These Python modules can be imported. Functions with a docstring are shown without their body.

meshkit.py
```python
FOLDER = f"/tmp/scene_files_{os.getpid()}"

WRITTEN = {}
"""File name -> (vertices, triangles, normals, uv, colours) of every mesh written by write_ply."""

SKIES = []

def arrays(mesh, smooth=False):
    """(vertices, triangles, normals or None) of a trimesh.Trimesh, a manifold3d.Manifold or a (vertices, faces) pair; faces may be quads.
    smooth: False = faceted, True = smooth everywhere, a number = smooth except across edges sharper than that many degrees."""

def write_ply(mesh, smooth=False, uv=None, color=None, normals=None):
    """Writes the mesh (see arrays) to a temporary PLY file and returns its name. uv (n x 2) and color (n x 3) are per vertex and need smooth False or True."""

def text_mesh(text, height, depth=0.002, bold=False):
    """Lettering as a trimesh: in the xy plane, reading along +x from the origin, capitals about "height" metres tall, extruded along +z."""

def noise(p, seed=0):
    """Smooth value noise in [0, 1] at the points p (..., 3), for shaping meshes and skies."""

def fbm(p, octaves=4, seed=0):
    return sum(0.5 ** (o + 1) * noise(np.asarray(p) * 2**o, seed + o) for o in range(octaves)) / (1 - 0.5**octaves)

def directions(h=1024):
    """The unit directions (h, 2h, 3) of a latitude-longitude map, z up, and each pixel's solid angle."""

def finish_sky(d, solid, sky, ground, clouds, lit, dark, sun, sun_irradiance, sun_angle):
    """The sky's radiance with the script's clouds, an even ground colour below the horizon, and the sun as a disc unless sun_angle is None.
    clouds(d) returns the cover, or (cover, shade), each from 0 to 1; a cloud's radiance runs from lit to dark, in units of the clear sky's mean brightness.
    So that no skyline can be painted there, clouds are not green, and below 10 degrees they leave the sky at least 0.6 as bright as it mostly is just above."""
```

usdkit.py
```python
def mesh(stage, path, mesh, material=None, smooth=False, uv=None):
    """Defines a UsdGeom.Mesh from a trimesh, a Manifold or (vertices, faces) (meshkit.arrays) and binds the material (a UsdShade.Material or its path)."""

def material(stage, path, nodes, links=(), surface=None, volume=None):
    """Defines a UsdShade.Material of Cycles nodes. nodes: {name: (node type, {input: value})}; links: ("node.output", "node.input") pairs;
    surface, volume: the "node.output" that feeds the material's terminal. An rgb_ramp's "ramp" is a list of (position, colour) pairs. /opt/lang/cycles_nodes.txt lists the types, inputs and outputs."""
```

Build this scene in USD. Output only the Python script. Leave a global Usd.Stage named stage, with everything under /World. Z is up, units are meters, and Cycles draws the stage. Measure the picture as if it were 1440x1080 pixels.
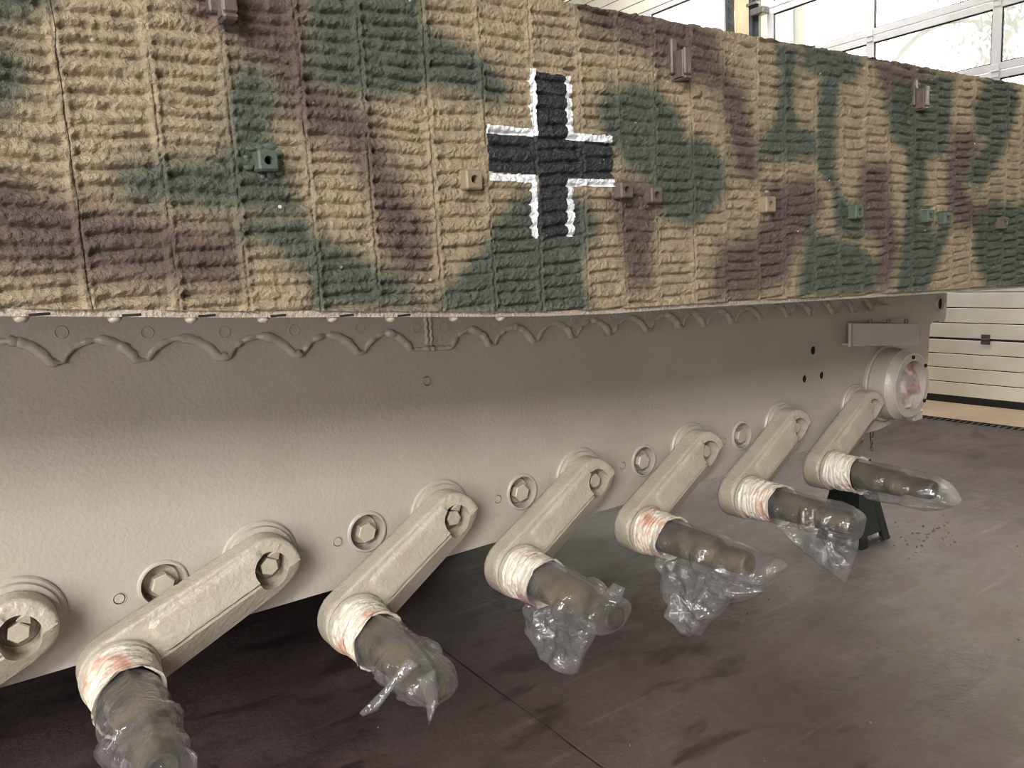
import math, random
import numpy as np, trimesh, manifold3d as m3, usdkit, meshkit
from scipy.spatial import Delaunay
from scipy.interpolate import PchipInterpolator
import shapely, shapely.geometry as sg
from pxr import Usd, UsdGeom, UsdLux, UsdShade, Gf, Sdf, Vt

stage = Usd.Stage.CreateInMemory()
UsdGeom.SetStageUpAxis(stage, UsdGeom.Tokens.z); UsdGeom.SetStageMetersPerUnit(stage, 1.0)
UsdGeom.Xform.Define(stage, '/World'); UsdGeom.Scope.Define(stage, '/World/Looks')
rng = np.random.default_rng(7); random.seed(7)

# ------------------------------------------------------------------ camera, sky, sun, daylight, exposure
EYE = Gf.Vec3d(0, -1.9101, 1.45)
cam = UsdGeom.Camera.Define(stage, '/World/camera')
right, down, fwd = (0.81896, -0.57114, -0.05572), (-0.13119, -0.09182, -0.9871), (0.55866, 0.8157, -0.15013)
cam.AddTransformOp().Set(Gf.Matrix4d(*right, 0, -down[0], -down[1], -down[2], 0, -fwd[0], -fwd[1], -fwd[2], 0, *EYE, 1))
cam.CreateHorizontalApertureAttr(36.0); cam.CreateVerticalApertureAttr(27.0); cam.CreateFocalLengthAttr(27.5)
cam.CreateClippingRangeAttr(Gf.Vec2f(0.05, 200)); cam.CreateExposureAttr(0.07)

mat = lambda name, nodes, links, surface='p.BSDF': usdkit.material(stage, '/World/Looks/' + name, nodes, links, surface)
sky = usdkit.material(stage, '/World/Looks/sky', {'t': ('mix_color', {'blend_type': 'multiply', 'fac': 1.0, 'b': (.70, .95, 1.42), 'use_clamp': False}), 's': ('sky_texture', {'sky_type': 'hosek_wilkie', 'sun_direction': (-0.745, 0.05, 0.665), 'turbidity': 2.2, 'ground_albedo': 0.3}),
    'b': ('background_shader', {'strength': 1.5})}, [('s.color', 't.a'), ('t.result', 'b.color')], surface='b.background')
dome = UsdLux.DomeLight.Define(stage, '/World/sky'); dome.CreateIntensityAttr(1.0)
UsdShade.MaterialBindingAPI.Apply(dome.GetPrim()).Bind(sky)

def aim(prim, pos, direction):
    z = -np.array(direction, float); z /= np.linalg.norm(z)
    x = np.cross([0, 0, 1.0], z); x /= np.linalg.norm(x); y = np.cross(z, x)
    prim.AddTransformOp().Set(Gf.Matrix4d(*x, 0, *y, 0, *z, 0, *pos, 1))
sun = UsdLux.DistantLight.Define(stage, '/World/sun'); sun.CreateIntensityAttr(20.0); sun.CreateNormalizeAttr(True); sun.CreateAngleAttr(0.53); sun.CreateColorAttr(Gf.Vec3f(1, .95, .88))
aim(sun, (0, 0, 20), (0.745, -0.05, -0.665))
def daylight(name, pos, direction, w, h, power, color):
    l = UsdLux.RectLight.Define(stage, '/World/' + name); l.CreateWidthAttr(w); l.CreateHeightAttr(h); l.CreateIntensityAttr(power); l.CreateColorAttr(Gf.Vec3f(*color)); aim(l, pos, direction)
# daylight in the glazed gates behind the camera and at the rear end of the hall
daylight('daylight_gate_near', (-4.6, -5.42, 1.5), (0, 1, 0), 3.2, 1.9, 14.0, (1.0, .98, .974))
daylight('daylight_high_windows', (-4.9, -5.42, 4.4), (0, 1, 0), 4.4, 1.6, 49.0, (1.0, .98, .974))
daylight('daylight_roof_light', (5.95, 3.2, 5.36), (0, 0.02, -1), 1.6, 3.6, 9.5, (1.0, .985, .98))
daylight('daylight_gate_rear', (-7.92, -3.0, 2.8), (1, 0, 0), 3.6, 3.4, 6.0, (1.0, .985, .985))

# ------------------------------------------------------------------ helpers
taken = {}
def path(name, parent=None):
    base = (str(parent.GetPath()) if parent else '/World') + '/' + name
    n = taken.get(base, 0); taken[base] = n + 1
    return base if n == 0 else f'{base}_{n:03d}'
ORIGIN = {}
def tag(p, label=None, cat=None, group=None, kind=None):
    for k, v in (('label', label), ('category', cat), ('group', group), ('kind', kind)):
        if v: p.SetCustomDataByKey(k, v)
    return p
def thing(name, label, cat, base=(0, 0, 0), group=None, kind=None):
    x = UsdGeom.Xform.Define(stage, path(name)); x.AddTranslateOp().Set(Gf.Vec3d(*map(float, base)))
    ORIGIN[str(x.GetPath())] = np.array(base, float)
    return tag(x.GetPrim(), label, cat, group, kind)
def obj(name, mesh, m, parent=None, smooth=False, label=None, color=None, kind=None):
    """One Mesh prim; the mesh is given in world coordinates and stored relative to its thing's base."""
    if hasattr(mesh, 'to_mesh') or isinstance(mesh, tuple):
        v, f, _ = meshkit.arrays(mesh); mesh = trimesh.Trimesh(v, f, process=False)
    p = path(name, parent)
    if parent is not None:
        top = '/'.join(p.split('/')[:3])
        mesh = trimesh.Trimesh(mesh.vertices - ORIGIN.get(top, np.zeros(3)), mesh.faces, process=False)
    g = usdkit.mesh(stage, p, mesh, m, smooth)
    if color is not None:
        UsdGeom.PrimvarsAPI(g).CreatePrimvar('camo', Sdf.ValueTypeNames.Color3fArray, 'vertex').Set(Vt.Vec3fArray.FromNumpy(color.astype(np.float32)))
    return tag(g.GetPrim(), label, kind=kind)
cat = trimesh.util.concatenate
def box(x0, x1, y0, y1, z0, z1, bevel=0):
    if bevel:
        b = bevel; pts = []
        for ax in range(3):
            d = np.array([b, b, b]); d[ax] = 0
            lo, hi = np.array([x0, y0, z0]) + d, np.array([x1, y1, z1]) - d
            pts += [(a, c, e) for a in (lo[0], hi[0]) for c in (lo[1], hi[1]) for e in (lo[2], hi[2])]
        return trimesh.convex.convex_hull(np.array(pts))
    t = trimesh.creation.box((x1 - x0, y1 - y0, z1 - z0)); t.apply_translation(((x0 + x1) / 2, (y0 + y1) / 2, (z0 + z1) / 2)); return t
def tm(man):
    v, f, _ = meshkit.arrays(man); return trimesh.Trimesh(v, f, process=False)
def man(t):
    return m3.Manifold(m3.Mesh(np.asarray(t.vertices, np.float32), np.asarray(t.faces, np.uint32)))
def lathe(profile, at, axis='-y', n=48):
    """Revolves (r, w) about an axis that leaves the hull (w outward along -y) or z."""
    a = np.linspace(0, 2 * np.pi, n, endpoint=False); pr = np.array(profile, float)
    r, w = pr[:, 0][:, None], pr[:, 1][:, None] + 0 * a
    X, Z = r * np.cos(a), r * np.sin(a)
    V = np.stack([X, -w, Z], -1) if axis == '-y' else np.stack([X, Z, w], -1)
    k = len(pr); i, j = np.meshgrid(np.arange(k - 1), np.arange(n), indexing='ij'); j2 = (j + 1) % n
    q = np.stack([i * n + j, i * n + j2, (i + 1) * n + j2, (i + 1) * n + j], -1).reshape(-1, 4)
    if axis != '-y': q = q
    t = trimesh.Trimesh(V.reshape(-1, 3) + np.array(at), np.vstack([q[:, [0, 1, 2]], q[:, [0, 2, 3]]]), process=False)
    t.merge_vertices(); t.update_faces(t.nondegenerate_faces()); t.fix_normals(); return t
def tube(pts, r, n=8, closed=False):
    P = np.array(pts, float); r = np.broadcast_to(r, len(P))
    T = np.roll(P, -1, 0) - np.roll(P, 1, 0) if closed else np.gradient(P, axis=0)
    T /= np.linalg.norm(T, axis=1, keepdims=True)
    up = np.array([0, 1.0, 0]); N = np.cross(T, up); bad = np.linalg.norm(N, axis=1) < .1; N[bad] = np.cross(T[bad], [1.0, 0, 0])
    N /= np.linalg.norm(N, axis=1, keepdims=True); B = np.cross(T, N)
    a = np.linspace(0, 2 * np.pi, n, endpoint=False)
    V = P[:, None] + r[:, None, None] * (np.cos(a)[None, :, None] * N[:, None] + np.sin(a)[None, :, None] * B[:, None])
    m = len(P); rows = range(m if closed else m - 1); F = []
    for i in rows:
        for j in range(n):
            a0, a1, b0, b1 = i * n + j, i * n + (j + 1) % n, ((i + 1) % m) * n + j, ((i + 1) % m) * n + (j + 1) % n
            F += [(a0, a1, b1), (a0, b1, b0)]
    V = V.reshape(-1, 3)
    if not closed:
        c0, c1 = len(V), len(V) + 1; V = np.vstack([V, P[0], P[-1]])
        F += [(c0, (j + 1) % n, j) for j in range(n)] + [(c1, (m - 1) * n + j, (m - 1) * n + (j + 1) % n) for j in range(n)]
    t = trimesh.Trimesh(V, np.array(F), process=False); t.fix_normals(); return t
def prism(poly, y0, y1):
    """Extrudes an (x, z) shapely polygon from y0 to y1."""
    t = trimesh.creation.extrude_polygon(poly, y1 - y0, engine='earcut')
    v = t.vertices.copy(); t.vertices = np.stack([v[:, 0], y1 - v[:, 2], v[:, 1]], 1); t.fix_normals(); return t
def hexnut(at, r, w0, w1, turn=0.0):
    a = np.radians(turn) + np.arange(6) * np.pi / 3
    pts = [(r * c * s, -w, r * d * s) for c, d in zip(np.cos(a), np.sin(a)) for w, s in ((w0, 1), (w1 - .003, 1), (w1, .88))]
    t = trimesh.convex.convex_hull(np.array(pts)); t.apply_translation(at); return t
def srgb(r, g, b):
    c = np.array([r, g, b]) / 255.0
    return tuple(float(t) for t in np.where(c < .04045, c / 12.92, ((c + .055) / 1.055) ** 2.4))

# ------------------------------------------------------------------ materials
def surface(name, c1, c2, rough=.5, nscale=4, bscale=60, bdist=.002, metallic=0, spec=.5, detail=4, lo=.35, hi=.65, rough2=None):
    nodes = {'g': ('geometry', {}), 'n': ('noise_texture', {'scale': nscale, 'detail': detail, 'roughness': .6}), 'r': ('rgb_ramp', {'ramp': [(0, c1), (lo, c1), (hi, c2), (1, c2)]}),
             'b': ('noise_texture', {'scale': bscale, 'detail': 3}), 'u': ('bump', {'strength': 1.0, 'distance': bdist}), 'p': ('principled_bsdf', {'roughness': rough, 'metallic': metallic, 'specular_ior_level': spec})}
    links = [('g.position', 'n.vector'), ('g.position', 'b.vector'), ('n.fac', 'r.fac'), ('r.color', 'p.base_color'), ('b.fac', 'u.height'), ('u.normal', 'p.normal')]
    if rough2 is not None:
        nodes['m'] = ('map_range', {'from_min': lo, 'from_max': hi, 'to_min': rough, 'to_max': rough2, 'clamp': True}); links += [('n.fac', 'm.value'), ('m.result', 'p.roughness')]
    return mat(name, nodes, links)
BEIGE = surface('hull_paint', srgb(166, 158, 145), srgb(174, 167, 155), .29, 1.5, 95, .0016, rough2=.38)
ARM = surface('arm_paint', srgb(163, 153, 136), srgb(174, 165, 148), .36, 12, 90, .003, rough2=.46)
DARKPAINT = surface('bracket_paint', srgb(172, 167, 160), srgb(180, 175, 168), .34, 6, 80, .001)
BRIGHTBOLT = surface('bolt_paint', srgb(168, 158, 140), srgb(178, 169, 152), .36, 20, 120, .001)
HOLE = surface('dark_hole', srgb(22, 19, 17), srgb(30, 26, 23), .8)
RUST = surface('brown_bracket', srgb(72, 62, 60), srgb(92, 80, 76), .5, 40, 120, .001)
CORE = surface('plate_edge', srgb(70, 66, 56), srgb(92, 82, 70), .7, 5, 150, .002)
RIM = surface('dusty_rim', srgb(150, 138, 123), srgb(170, 159, 144), .6, 14, 160, .004)
SPINDLE = surface('greasy_steel', srgb(34, 34, 27), srgb(104, 93, 66), .32, 11, 60, .003, metallic=.0, rough2=.5)
BLACKSTEEL = surface('stand_paint', srgb(24, 29, 27), srgb(32, 38, 35), .5, 8, 90, .001)
GREYSTEEL = surface('stand_tube', srgb(134, 128, 118), srgb(150, 144, 134), .45, 8, 90, .001)
CHAIN = surface('bare_wire', srgb(80, 72, 62), srgb(110, 100, 88), .4, 30, 90, .0005, metallic=.7)
WHITEPAINT = surface('white_paint', srgb(214, 216, 216), srgb(232, 233, 232), .6, 60, 260, .004)
BLACKPAINT = surface('black_paint', srgb(26, 27, 32), srgb(36, 37, 42), .62, 30, 260, .004)
DOORPANEL = surface('door_panel', srgb(230, 224, 204), srgb(243, 238, 222), .5, 3, 40, .001, detail=8)
ALU = surface('aluminium_rail', srgb(204, 202, 200), srgb(214, 212, 210), .45, 5, 60, .0005)
RUBBER = surface('rubber_seal', srgb(18, 17, 18), srgb(26, 25, 26), .6)
COLUMN = surface('pillar_plaster', srgb(196, 176, 140), srgb(204, 186, 150), .8, 5, 60, .002)
WALL = surface('wall_plaster', srgb(118, 113, 106), srgb(128, 123, 116), .85, 2, 40, .002)
CEIL = surface('ceiling_sheet', srgb(120, 120, 118), srgb(130, 130, 128), .8, 2, 40, .001)
ASPHALT = surface('yard_asphalt', srgb(120, 118, 114), srgb(138, 136, 130), .9, 3, 60, .004)
FACADE = surface('facade_render', srgb(226, 224, 218), srgb(234, 232, 226), .9, 2, 60, .001)
LEAF = surface('leaf', srgb(60, 84, 40), srgb(84, 110, 56), .6, 10)
BARK = surface('bark', srgb(86, 72, 58), srgb(106, 90, 74), .9, 20, 40, .01)
HINGE = surface('hinge_metal', srgb(104, 100, 98), srgb(132, 126, 122), .45, 30, 90, .0005, metallic=.6)
TRACK = surface('dark_track', srgb(60, 62, 62), srgb(76, 78, 78), .5, 10, 90, .0005, metallic=.4)
GRIT = surface('grit', srgb(70, 58, 50), srgb(150, 138, 124), .8, 90)
FOIL = surface('crumpled_foil', srgb(232, 226, 228), srgb(176, 136, 134), .2, 12, 20, .004, metallic=.5, detail=2)

mat('zimmerit', {'a': ('attribute', {'attribute': 'camo'}), 'g': ('geometry', {}), 'n': ('noise_texture', {'scale': 34, 'detail': 6, 'roughness': .7}), 'nr': ('rgb_ramp', {'ramp': [(0, (.7, .7, .7)), (.38, (.86, .86, .85)), (.62, (1.12, 1.1, 1.06)), (1, (1.3, 1.28, 1.22))]}),
    'm': ('mix_color', {'blend_type': 'multiply', 'fac': 1.0, 'use_clamp': False}), 'v': ('voronoi_texture', {'scale': 42}), 's': ('separate_color', {}), 'l1': ('math', {'math_type': 'less_than', 'value2': .13}), 'l2': ('math', {'math_type': 'less_than', 'value2': .022}), 'l': ('math', {'math_type': 'multiply'}),
    'w': ('mix_color', {'b': srgb(214, 210, 200)}), 'b1': ('noise_texture', {'scale': 150, 'detail': 5, 'roughness': .65}), 'u': ('bump', {'strength': 1.0, 'distance': .012}), 'p': ('principled_bsdf', {'roughness': .78, 'specular_ior_level': .3})},
    [('g.position', 'n.vector'), ('g.position', 'v.vector'), ('g.position', 'b1.vector'), ('n.fac', 'nr.fac'), ('a.color', 'm.a'), ('nr.color', 'm.b'), ('v.color', 's.color'), ('v.distance', 'l1.value1'), ('s.r', 'l2.value1'), ('l1.value', 'l.value1'), ('l2.value', 'l.value2'),
     ('m.result', 'w.a'), ('l.value', 'w.fac'), ('w.result', 'p.base_color'), ('b1.fac', 'u.height'), ('u.normal', 'p.normal')])
ZIM = '/World/Looks/zimmerit'
# oil-stained concrete: broad tone, dark blotches, pale scuffs, uneven sheen
mat('concrete', {'g': ('geometry', {}), 'n1': ('noise_texture', {'scale': .9, 'detail': 5, 'roughness': .6}), 'r1': ('rgb_ramp', {'ramp': [(0, srgb(58, 46, 43)), (.36, srgb(72, 59, 55)), (.60, srgb(98, 85, 82)), (1, srgb(122, 109, 106))]}),
    'mp': ('mapping', {'mapping_type': 'point', 'rotation': (0, 0, .5), 'scale': (1.0, 2.6, 1)}), 'n2': ('noise_texture', {'scale': 2.4, 'detail': 6, 'roughness': .62, 'distortion': .4}), 'r2': ('rgb_ramp', {'ramp': [(0, (.28, .25, .24)), (.37, (.50, .46, .45)), (.47, (1, 1, 1)), (1, (1, 1, 1))]}),
    'n3': ('noise_texture', {'scale': 22, 'detail': 8, 'roughness': .7}), 'r3': ('rgb_ramp', {'ramp': [(0, (.72, .72, .72)), (.5, (1, 1, 1)), (.68, (1.16, 1.14, 1.12)), (1, (1.4, 1.36, 1.32))]}),
    'mp4': ('mapping', {'mapping_type': 'point', 'rotation': (0, 0, -.25), 'scale': (.55, 9, 1)}), 'n4': ('noise_texture', {'scale': 2.0, 'detail': 4}), 'r4': ('rgb_ramp', {'ramp': [(0, (1, 1, 1)), (.60, (1, 1, 1)), (.72, (1.5, 1.48, 1.46)), (1, (1.8, 1.76, 1.72))]}),
    'm1': ('mix_color', {'blend_type': 'multiply', 'fac': 1.0}), 'm2': ('mix_color', {'blend_type': 'multiply', 'fac': 1.0, 'use_clamp': False}), 'm3': ('mix_color', {'blend_type': 'multiply', 'fac': 1.0}),
    'ro': ('map_range', {'from_min': .3, 'from_max': .7, 'to_min': .40, 'to_max': .66, 'clamp': True}), 'b': ('noise_texture', {'scale': 9, 'detail': 8, 'roughness': .68}), 'u': ('bump', {'distance': .012, 'strength': .8}), 'p': ('principled_bsdf', {'specular_ior_level': .45})},
    [('g.position', 'n1.vector'), ('g.position', 'mp.vector'), ('mp.vector', 'n2.vector'), ('g.position', 'n3.vector'), ('g.position', 'mp4.vector'), ('mp4.vector', 'n4.vector'), ('n1.fac', 'r1.fac'), ('n2.fac', 'r2.fac'), ('n3.fac', 'r3.fac'), ('n4.fac', 'r4.fac'),
     ('r1.color', 'm1.a'), ('r2.color', 'm1.b'), ('m1.result', 'm2.a'), ('r3.color', 'm2.b'), ('m2.result', 'm3.a'), ('r4.color', 'm3.b'), ('m3.result', 'p.base_color'), ('n2.fac', 'ro.value'), ('ro.result', 'p.roughness'), ('g.position', 'b.vector'), ('b.fac', 'u.height'), ('u.normal', 'p.normal')])
CONCRETE = '/World/Looks/concrete'
THRESH = surface('threshold_concrete', srgb(178, 154, 126), srgb(198, 176, 148), .6, 2, 30, .004)
SHEEN = {'lw': ('layer_weight', {'blend': .5}), 'pw': ('math', {'math_type': 'power', 'value2': 4.0}), 'ma': ('math', {'math_type': 'multiply_add', 'value2': .7, 'value3': .08})}
SHEENL = [('lw.facing', 'pw.value1'), ('pw.value', 'ma.value1'), ('ma.value', 'x.fac')]
mat('window_pane', {**SHEEN, 't': ('transparent_bsdf', {'color': (.95, .98, .98)}), 'y': ('glossy_bsdf', {'roughness': .02, 'color': (1, 1, 1)}), 'x': ('mix_closure', {})}, SHEENL + [('t.BSDF', 'x.closure1'), ('y.BSDF', 'x.closure2')], 'x.closure')
PANE = '/World/Looks/window_pane'
# thin clear film: see-through, shiny in its creases, a little milky
mat('clear_film', {**SHEEN, 'g': ('geometry', {}), 'n': ('noise_texture', {'scale': 70, 'detail': 2, 'distortion': .8}), 'u': ('bump', {'distance': .004, 'strength': 1.0}), 't': ('transparent_bsdf', {'color': (.96, .96, .96)}),
    'y': ('glossy_bsdf', {'roughness': .06, 'color': (1, 1, 1)}), 'd': ('diffuse_bsdf', {'color': (.9, .88, .9)}), 'tr': ('translucent_bsdf', {'color': (.9, .88, .9)}), 'dd': ('mix_closure', {'fac': .5}), 'h': ('mix_closure', {'fac': .09}), 'x': ('mix_closure', {})},
    SHEENL + [('g.position', 'n.vector'), ('n.fac', 'u.height'), ('u.normal', 'y.normal'), ('u.normal', 'lw.normal'), ('u.normal', 'd.normal'), ('u.normal', 'tr.normal'), ('d.BSDF', 'dd.closure1'), ('tr.BSDF', 'dd.closure2'), ('t.BSDF', 'h.closure1'), ('dd.closure', 'h.closure2'), ('h.closure', 'x.closure1'), ('y.BSDF', 'x.closure2')], 'x.closure')
FILM = '/World/Looks/clear_film'
mat('tape', {'g': ('geometry', {}), 'n': ('noise_texture', {'scale': 11, 'detail': 4, 'distortion': .8}), 'r': ('rgb_ramp', {'ramp': [(0, srgb(150, 96, 78)), (.36, srgb(196, 150, 130)), (.46, srgb(216, 206, 188)), (1, srgb(232, 228, 216))]}), 'b': ('noise_texture', {'scale': 70, 'detail': 3}), 'u': ('bump', {'distance': .006, 'strength': .8}),
    'p': ('principled_bsdf', {'roughness': .36, 'subsurface_weight': .0})}, [('g.position', 'n.vector'), ('n.fac', 'r.fac'), ('r.color', 'p.base_color'), ('g.position', 'b.vector'), ('b.fac', 'u.height'), ('u.normal', 'p.normal')])
TAPE = '/World/Looks/tape'

# ------------------------------------------------------------------ the hall
FX = 7.2            # inner face of the front wall
fl = thing('floor', 'oil-stained dark brown concrete floor of the hall', 'floor', kind='structure')
def slab(x0, x1, y0, y1):
    # straight edges with a slightly broken arris along the joint
    ys = np.arange(y0, y1 + .001, .05); e0 = x0 + .004 * (meshkit.noise(np.stack([ys * 9, ys * 0, ys * 0], 1), 3) - .5); e1 = x1 + .006 * (meshkit.noise(np.stack([ys * 11, ys * 0 + 4, ys * 0], 1), 5) - .5)
    v = np.concatenate([np.stack([e, ys, np.full_like(ys, h)], 1) for e, h in ((e0, -.03), (e0 + .001, 0), (e1 - .001, 0), (e1, -.03))]); n = len(ys); i = np.arange(n - 1)
    f = np.concatenate([np.stack([k * n + i, (k + 1) * n + i, (k + 1) * n + i + 1, k * n + i + 1], 1) for k in range(3)])
    return trimesh.Trimesh(v, np.vstack([f[:, [0, 1, 2]], f[:, [0, 2, 3]]]), process=False)
obj('concrete_slab', slab(-8, 1.332, -5.5, 9), CONCRETE, fl)
obj('concrete_slab', slab(1.338, 6.40, -5.5, 9), CONCRETE, fl)
obj('threshold_slab', box(6.52, 7.5, -5.5, 9, -.1, 0), THRESH, fl, label='paler sandy strip of floor in front of the gate')
obj('joint_filler', box(-8, 7.5, -5.5, 9, -.12, -.028), HOLE, fl)
obj('drain_frame', cat([box(6.395, 6.41, -5.5, 9, -.05, .001), box(6.51, 6.525, -5.5, 9, -.05, .001)]), TRACK, fl)
obj('drain_grate', cat([box(6.41, 6.51, y, y + .022, -.02, -.001) for y in np.arange(-3, 4, .05)]), TRACK, fl, kind='stuff')
for y0, y1 in ((3.72, 3.93), (-1.28, -1.02), (8.6, 9.0), (-7.0, -6.0)):
    pass
w = thing('wall_front', 'front wall of the hall with plastered pillars between the gates', 'wall', kind='structure')
obj('pillar', box(FX - .05, FX + .35, 3.72, 3.92, 0, 5.4), COLUMN, w, label='sand coloured pillar between the two gates')
obj('pillar', box(FX - .05, FX + .35, -1.28, -1.02, 0, 5.4), COLUMN, w)
obj('lintel', box(FX + .1, FX + .35, -5.5, 9, 5.0, 5.6), WALL, w)
obj('wall_panel', box(FX, FX + .35, -5.75, -4.72, 0, 5.4), WALL, w)
obj('wall_panel', box(FX, FX + .35, 8.7, 9.2, 0, 5.4), WALL, w)
for n, b in (('wall_back', (-8.25, -8, -5.7, 9.2, 0, 5.6)), ('wall_left', (-8, 7.5, 9, 9.25, 0, 5.6)), ('wall_right', (-8, 7.5, -5.75, -5.5, 0, 5.6))):
    tag(obj(n, box(*b), WALL), 'plain light plastered ' + {'wall_back': 'rear', 'wall_left': 'far side', 'wall_right': 'near side'}[n] + ' wall of the hall', 'wall', kind='structure')
tag(obj('ceiling', box(-8.25, 7.6, -5.75, 9.25, 5.4, 5.6), CEIL), 'pale sheet metal ceiling of the hall', 'ceiling', kind='structure')
trk = thing('trim_1', 'dark perforated vertical gate track beside the sand coloured pillar', 'track', kind='structure')
obj('rail', box(FX - .10, FX - .04, 3.935, 4.005, 0, 5.2), TRACK, trk)
obj('flange', box(FX - .13, FX - .10, 4.005, 4.03, 0, 5.2), ALU, trk)
obj('perforation', cat([lathe([(0, .0), (.012, .0), (.012, .004)], (FX - .1, 3.955, z), n=8).apply_transform(trimesh.transformations.rotation_matrix(-np.pi / 2, (0, 0, 1), (FX - .1, 3.955, z))) for z in np.arange(2.6, 5.1, .075)]), ALU, trk, kind='stuff')
trk2 = thing('trim_2', 'black vertical gate track with roller bracket right of the pillar', 'track', kind='structure')
obj('rail', cat([box(FX - .10, FX + .02, 3.655, 3.70, 0, 5.2), box(FX - .07, FX - .03, 3.60, 3.655, 0, 5.2)]), TRACK, trk2)
obj('roller_bracket', cat([box(FX - .13, FX - .02, 3.50, 3.66, 3.86, 3.93, .008), box(FX - .13, FX - .06, 3.58, 3.71, 3.97, 3.995)]), HINGE, trk2)

def gate(name, label, y0, bays, bay, solid, glazed, z_step, top_solid=0):
    """Sectional gate: ribbed solid sections below, glazed sections above; y0 is the pillar-side edge, bays run to smaller y."""
    d = thing(name, label, 'gate', (FX, y0, 0), kind='structure')
    y1 = y0 - bays * bay; t = .045
    obj('bottom_seal', box(FX - .01, FX + .05, y1 - .04, y0 + .04, 0, .058), RUBBER, d, label='black rubber seal along the floor')
    z = .058
    def section(z, top):
        ribs = 4; h = (top - z - .012) / ribs
        for r in range(ribs):
            obj('panel', box(FX, FX + t, y1 - .04, y0 + .04, z + r * h + .0035, z + (r + 1) * h - .0035, .004), DOORPANEL, d)
        obj('panel_core', box(FX + .006, FX + t - .006, y1 - .03, y0 + .03, z, top), TRACK, d)
    for s in range(solid):
        top = (s + 1) * z_step + (.03 if s == 0 else .03); section(z, top); z = top
        for b in range(1, bays):
            yh = y0 - b * bay
            obj('hinge', cat([box(FX - .012, FX, yh - .035, yh + .035, z - .045, z - .008, .002), box(FX - .012, FX, yh - .035, yh + .035, z + .008, z + .045, .002), tube([(FX - .012, yh - .035, z), (FX - .012, yh + .035, z)], .007)]), HINGE, d)
    for s in range(glazed):
        zb, zt = z, z + z_step
        obj('rail', box(FX, FX + t, y1 - .04, y0 + .04, zb + .004, zb + .062, .003), ALU, d)
        obj('rail', box(FX, FX + t, y1 - .04, y0 + .04, zt - .062, zt - .004, .003), ALU, d)
        for b in range(bays + 1):
            ym = y0 - b * bay
            obj('mullion', box(FX + .001, FX + t + .001, ym - .036, ym + .036, zb + .06, zt - .06), ALU, d)
            if s and 0 < b < bays:
                obj('hinge', cat([box(FX - .008, FX, ym - .03, ym + .03, zb - .05, zb + .05, .002), tube([(FX - .01, ym - .035, zb), (FX - .01, ym + .035, zb)], .006)]), ALU, d)
        for b in range(bays):
            ya, yb = y0 - (b + 1) * bay + .036, y0 - b * bay - .036
            obj('gasket', cat([box(FX + .012, FX + .03, ya, yb, zb + .062, zb + .070), box(FX + .012, FX + .03, ya, yb, zt - .072, zt - .062), box(FX + .012, FX + .03, ya, ya + .009, zb + .07, zt - .07), box(FX + .012, FX + .03, yb - .009, yb, zb + .07, zt - .07)]), RUBBER, d)
            obj('pane', box(FX + .018, FX + .024, ya + .004, yb - .004, zb + .066, zt - .066), PANE, d)
        z = zt
    for s in range(top_solid):
        section(z, z + z_step); z += z_step
    return d
gate('door_1', 'sectional gate with cream ribbed panels below and glazed sections above, beyond the tank nose', 3.51, 4, 1.1, 4, 5, .555)
gate('door_2', 'sectional gate left of the sand coloured pillar with ribbed white section on top', 8.55, 4, 1.1, 4, 4, .545, 1)
gate('door_3', 'sectional gate with glazed sections on the right, beyond the picture', -1.35, 3, 1.1, 4, 5, .555)

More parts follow.
